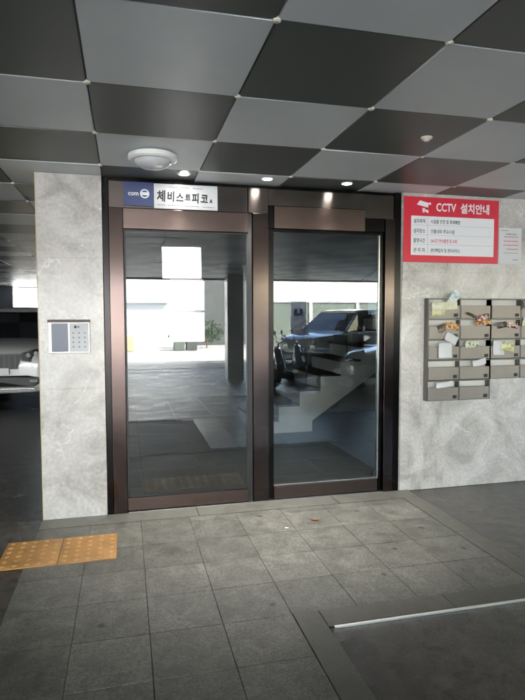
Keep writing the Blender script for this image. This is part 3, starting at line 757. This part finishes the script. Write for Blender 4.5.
    return car
make_car('suv', 'car_white', 'white people carrier parked nose out beyond the marble pillar at left', loc=(-2.25, 6.0, 0), rz=R(-3), top='black')
G2 = 'dark cars parked behind the camera'
make_car('suv', 'car_black', 'black high car reflected in the fixed glass pane', G2, loc=(4.7, -10.2, 0), rz=R(-118))
make_car('sedan', 'car_silver', 'dark silver low car reflected in front of the black one', G2, loc=(4.7, -7.3, 0), rz=R(-97))

def make_scooter(loc, rz, label, paint):
    sc = empty('motor_scooter', loc, rz, label, 'scooter', 'scooters parked under the car port')
    for y in (0, 1.25):
        b = MB(); b.lathe([(.13, -.045), (.21, -.05), (.235, -.02), (.235, .02), (.21, .05), (.13, .045)], (0, y, .235), 'x', 28); w_ = b.build('wheel', 'rubber', sc, smooth=True)
        b = MB(); b.lathe([(.135, .046), (.05, .03), (.0001, .03)], (0, y, .235), 'x', 20); b.lathe([(.135, -.046), (.05, -.03), (.0001, -.03)], (0, y, .235), 'x', 20); b.build('rim', 'chrome', w_)
    b = MB()
    def rg(y, w, z0, z1): return [(w*.7, y, z0), (w, y, z0+(z1-z0)*.4), (w*.75, y, z1), (-w*.75, y, z1), (-w, y, z0+(z1-z0)*.4), (-w*.7, y, z0)]
    loft(b, [rg(.12, .16, .30, .92), rg(.22, .20, .26, .88), rg(.34, .18, .24, .42), rg(.62, .18, .24, .36), rg(.72, .19, .26, .62), rg(1.1, .20, .34, .74), rg(1.5, .10, .50, .72)]); b.build('body', paint, sc, smooth='all')
    b = MB(); b.box(-.15, .15, .66, 1.42, .745, .83, bev=.03); b.build('seat', 'black', sc, smooth=True)
    b = MB(); b.tube([(0, .02, .42), (0, .16, .98)], .03); b.tube([(-.33, .24, 1.04), (0, .15, 1.0), (.33, .24, 1.04)], .018); b.build('handlebar', 'chrome', sc)
    b = MB(); b.box(-.07, .07, -.16, .14, .44, .475, bev=.015); b.build('mudguard', paint, sc)
    b = MB(); b.lathe([(.08, .04), (.075, -.02), (.0001, -.04)], (0, .10, .86), 'y', 20); b.build('headlight', 'lens', sc, smooth=True)
    for s_ in (-1, 1):
        b = MB(); b.tube([(s_*.24, .2, 1.03), (s_*.30, .17, 1.22)], .007, 6); b.box(s_*.30-.06, s_*.30+.06, .15, .17, 1.21, 1.29, bev=.008); b.build('side_mirror', 'black', sc)
    b = MB(); b.box(-.20, .20, 1.40, 1.78, .86, 1.22, bev=.03); b.build('delivery_box', 'black', sc)
make_scooter((3.15, -7.3, 0), R(-60), 'black delivery scooter mirrored low in the fixed pane, nearer the mullion', 'car_black')
make_scooter((3.95, -8.4, 0), R(-48), 'silver delivery scooter mirrored in the fixed pane beside the cars', 'car_silver')
bn = empty('standing_banner', (5.45, -12.6, 0), 0, 'tall white standing banner with a blue mark, mirrored in the fixed pane', 'banner')
b = MB(); b.box(-.26, .26, -.02, .02, .35, 2.08); b.build('board', 'white_paint', bn)
b = MB(); b.cyl((0, 0, .18), .02, .34); b.box(-.25, .25, -.2, .2, 0, .03); b.build('stand', 'steel', bn)
b = MB(); b.box(-.15, -.04, .021, .024, 1.72, 1.86); b.box(.04, .15, .021, .024, 1.72, 1.86); b.box(-.15, .15, .021, .024, 1.64, 1.71); b.build('mark', 'sign_blue', bn)

# ------------------------------------------------------------------ car-port columns
def column(x, y, label, w=.5):
    r = empty('concrete_column', (x, y, 0), 0, label, 'column', 'columns of the car port')
    b = MB(); b.box(-w/2, w/2, -w/2, w/2, 0, H-.003, bev=.01); b.build('shaft', 'marble', r)
column(2.75, -9.6, 'pale column behind the camera, mirrored beside the notices', .42)
column(-3.2, -10.3, 'pale column behind the camera at the far left of the car port')
column(8.7, -10.3, 'pale column behind the camera at the right of the parked cars')
column(-6.6, 3.5, 'pale column deep in the car port beyond the left picture edge')
column(-5.2, 13.5, 'column at the far side of the car port behind the white car')
fw = empty('end_wall', (-8, 16.6, 0), 0, 'dark blue grey end wall beside the bright far opening', 'wall')
b = MB(); b.box(-4.2, 4.2, -.1, .1, 0, H-.003); b.build('panel', 'wall_dark', fw)
b = MB(); b.box(-3.79, 11.7, 16.5, 16.7, 0, 1.85); tag(b.build('glare_block_wall', 'wall_dark'), 'added low dark wall cutting glare from the far opening behind the white car', 'wall')  # wall added to cut the far opening's glare on the driveway
sw = MB(); sw.box(-12, -11.8, -6, 16.4, 0, H-.003); tag(sw.build('side_wall', 'wall_dark'), 'added unseen dark side wall keeping the car port dark on the left', 'wall')  # out of view, added to keep the left of the car port dark
sw = MB(); sw.box(11.8, 12, -8, 16.4, 0, H-.003); tag(sw.build('side_wall', 'wall_dark'), 'added unseen dark side wall keeping the car port dark on the right', 'wall')  # unseen counterpart, added to shut out light from the right

# ------------------------------------------------------------------ across the street (seen mirrored in the glass)
def building(x0, x1, y0, y1, h, mat, label, nx, nz):
    r = empty('street_building', ((x0+x1)/2, (y0+y1)/2, 0), 0, label, 'building', 'buildings across the street')
    ox, oy = (x0+x1)/2, (y0+y1)/2
    b = MB(); b.box(x0-ox, x1-ox, y0-oy, y1-oy, 0, h); b.build('wall', mat, r)
    b = MB(); b.box(x0-ox-.15, x1-ox+.15, y0-oy-.15, y1-oy+.15, h+.002, h+.35); b.build('parapet', 'concrete', r)
    for i in range(nx):
        for k in range(nz):
            cx_ = x0+(i+.5)*(x1-x0)/nx-ox; cz = 4.9+k*3.0
            b = MB(); b.box(cx_-.75, cx_+.75, y1-oy+.002, y1-oy+.06, cz-.65, cz+.65); f = b.build('window', 'white_paint', r)
            b = MB(); b.box(cx_-.68, cx_-.02, y1-oy+.061, y1-oy+.07, cz-.58, cz+.58); b.box(cx_+.02, cx_+.68, y1-oy+.061, y1-oy+.07, cz-.58, cz+.58); b.build('pane', 'car_glass', f)
building(-9, 3.6, -36, -25, 9.5, 'facade_white', 'white sunlit building across the street, mirrored in the left glass', 3, 2)
building(-24, -9.6, -38, -27, 8, 'facade_grey', 'grey building across the street left of the white one', 4, 2)
building(3.8, 7.3, -38, -27, 7.4, 'facade_dark', 'narrow grey building across the street right of the white one', 2, 1)
fn = empty('boundary_wall', (15, -24, 0), 0, 'low green grey boundary wall across the street', 'wall')
b = MB(); b.box(-8.2, 14, -.12, .12, 0, 2.35); b.build('panel', 'fence_green', fn)
b = MB(); b.box(-8.25, 14.05, -.16, .16, 2.352, 2.45); b.build('coping', 'concrete', fn)
for k in range(9):
    b = MB(); b.box(-8.1+k*2.7, -7.9+k*2.7, .121, .17, 0, 2.35); b.build('post', 'concrete', fn)
def shrub(x, y, r, h, label):
    o = empty('shrub', (x, y, 0), 0, label, 'shrub', 'shrubs along the street')
    b = MB(); b.tube([(0, 0, 0), (.02, .02, h*.5)], .03); b.build('stem', 'rail_wood', o)
    b = MB()
    for k in range(420):
        a, e_ = random.uniform(0, 6.28), random.uniform(-1, 1); q_ = random.random()**.4
        p = Vector((r*q_*math.cos(a)*math.sqrt(1-e_*e_), r*q_*math.sin(a)*math.sqrt(1-e_*e_), h*.55+h*.42*q_*e_))
        d1 = Vector((random.gauss(0, 1), random.gauss(0, 1), random.gauss(0, 1))).normalized()*.09; d2 = d1.orthogonal().normalized()*.045
        b.poly([p-d1, p+d2, p+d1, p-d2])
    b.build('foliage', 'foliage', o, normals=False)
sf = empty('shop_shutter', (1.0, -24.9, 0), 0, 'grey roller shutter on the white building across the street', 'shutter')
b = MB(); b.box(-1.1, 1.1, -.06, 0.0, 0, 2.3)
for k in range(22): b.box(-1.1, 1.1, .001, .02, .02+k*.105, .09+k*.105)
b.build('curtain', 'white_paint', sf); b = MB(); b.box(-1.2, 1.2, -.06, .25, 2.31, 2.6, bev=.02); b.build('shutter_box', 'paper_blue', sf)
for k, (bx, h_) in enumerate(((.15, .7), (2.5, .9), (3.1, .6))):
    b = MB(); b.box(bx-.25, bx+.25, -22.6, -22.1, 0, h_, bev=.02)
    tag(b.build('crate_stack', ('tan', 'fence_green', 'facade_dark')[k]), ('tan crates piled on the street before the shutter', 'green grey bin standing on the street before the shrubs', 'small dark crate on the street beside the green grey bin')[k], 'crate')
shrub(2.9, -23.9, .8, 1.3, 'green shrub at the foot of the white street building, left')
shrub(4.1, -24.1, .9, 1.5, 'green shrub at the corner of the white street building')

# ------------------------------------------------------------------ light
w = bpy.data.worlds.new('World'); S.world = w; w.use_nodes = True
nt = w.node_tree; bg = nt.nodes['Background']
sky = nt.nodes.new('ShaderNodeTexSky'); sky.sky_type = 'NISHITA'; sky.sun_disc = False
SE, SA = 46, 48                      # elevation; azimuth measured from +y towards +x
sky.sun_elevation = R(SE); sky.sun_rotation = R(SA); sky.air_density = 1.2; sky.dust_density = .8; sky.ozone_density = 1
nt.links.new(sky.outputs[0], bg.inputs['Color']); bg.inputs['Strength'].default_value = .15
sl = bpy.data.lights.new('sun', 'SUN'); sl.energy = 5; sl.angle = R(.5); sl.color = (1, .95, .88)
so = bpy.data.objects.new('sun', sl); C.objects.link(so)
dvec = Vector((math.sin(R(SA))*math.cos(R(SE)), math.cos(R(SA))*math.cos(R(SE)), math.sin(R(SE))))
so.rotation_euler = dvec.to_track_quat('Z', 'Y').to_euler(); so.location = (0, 0, 30)

# ------------------------------------------------------------------ camera (solved from the ceiling grid and wall edges)
f, yaw, pit, rol = 557.3, .2414, .0595, -.0023
fwd = Vector((math.sin(yaw)*math.cos(pit), math.cos(yaw)*math.cos(pit), -math.sin(pit)))
rt = Vector((math.cos(yaw), -math.sin(yaw), 0)); up = rt.cross(fwd)
rt2 = rt*math.cos(rol)+up*math.sin(rol); up2 = -rt*math.sin(rol)+up*math.cos(rol)
mt = Matrix((rt2, up2, -fwd)).transposed().to_4x4(); mt.translation = (0, -4.577, 1.6)
cd = bpy.data.cameras.new('camera'); co = bpy.data.objects.new('camera', cd); C.objects.link(co)
co.matrix_world = mt
cd.sensor_fit = 'HORIZONTAL'; cd.sensor_width = 36; cd.lens = f/525*36; cd.clip_start = .05; cd.clip_end = 500
S.camera = co
S.view_settings.view_transform = 'Standard'; S.view_settings.look = 'None'; S.view_settings.gamma = 1; S.view_settings.use_curve_mapping = False
S.view_settings.exposure = 4.4
S.cycles.max_bounces = 10; S.cycles.diffuse_bounces = 6; S.cycles.glossy_bounces = 5; S.cycles.transparent_max_bounces = 12
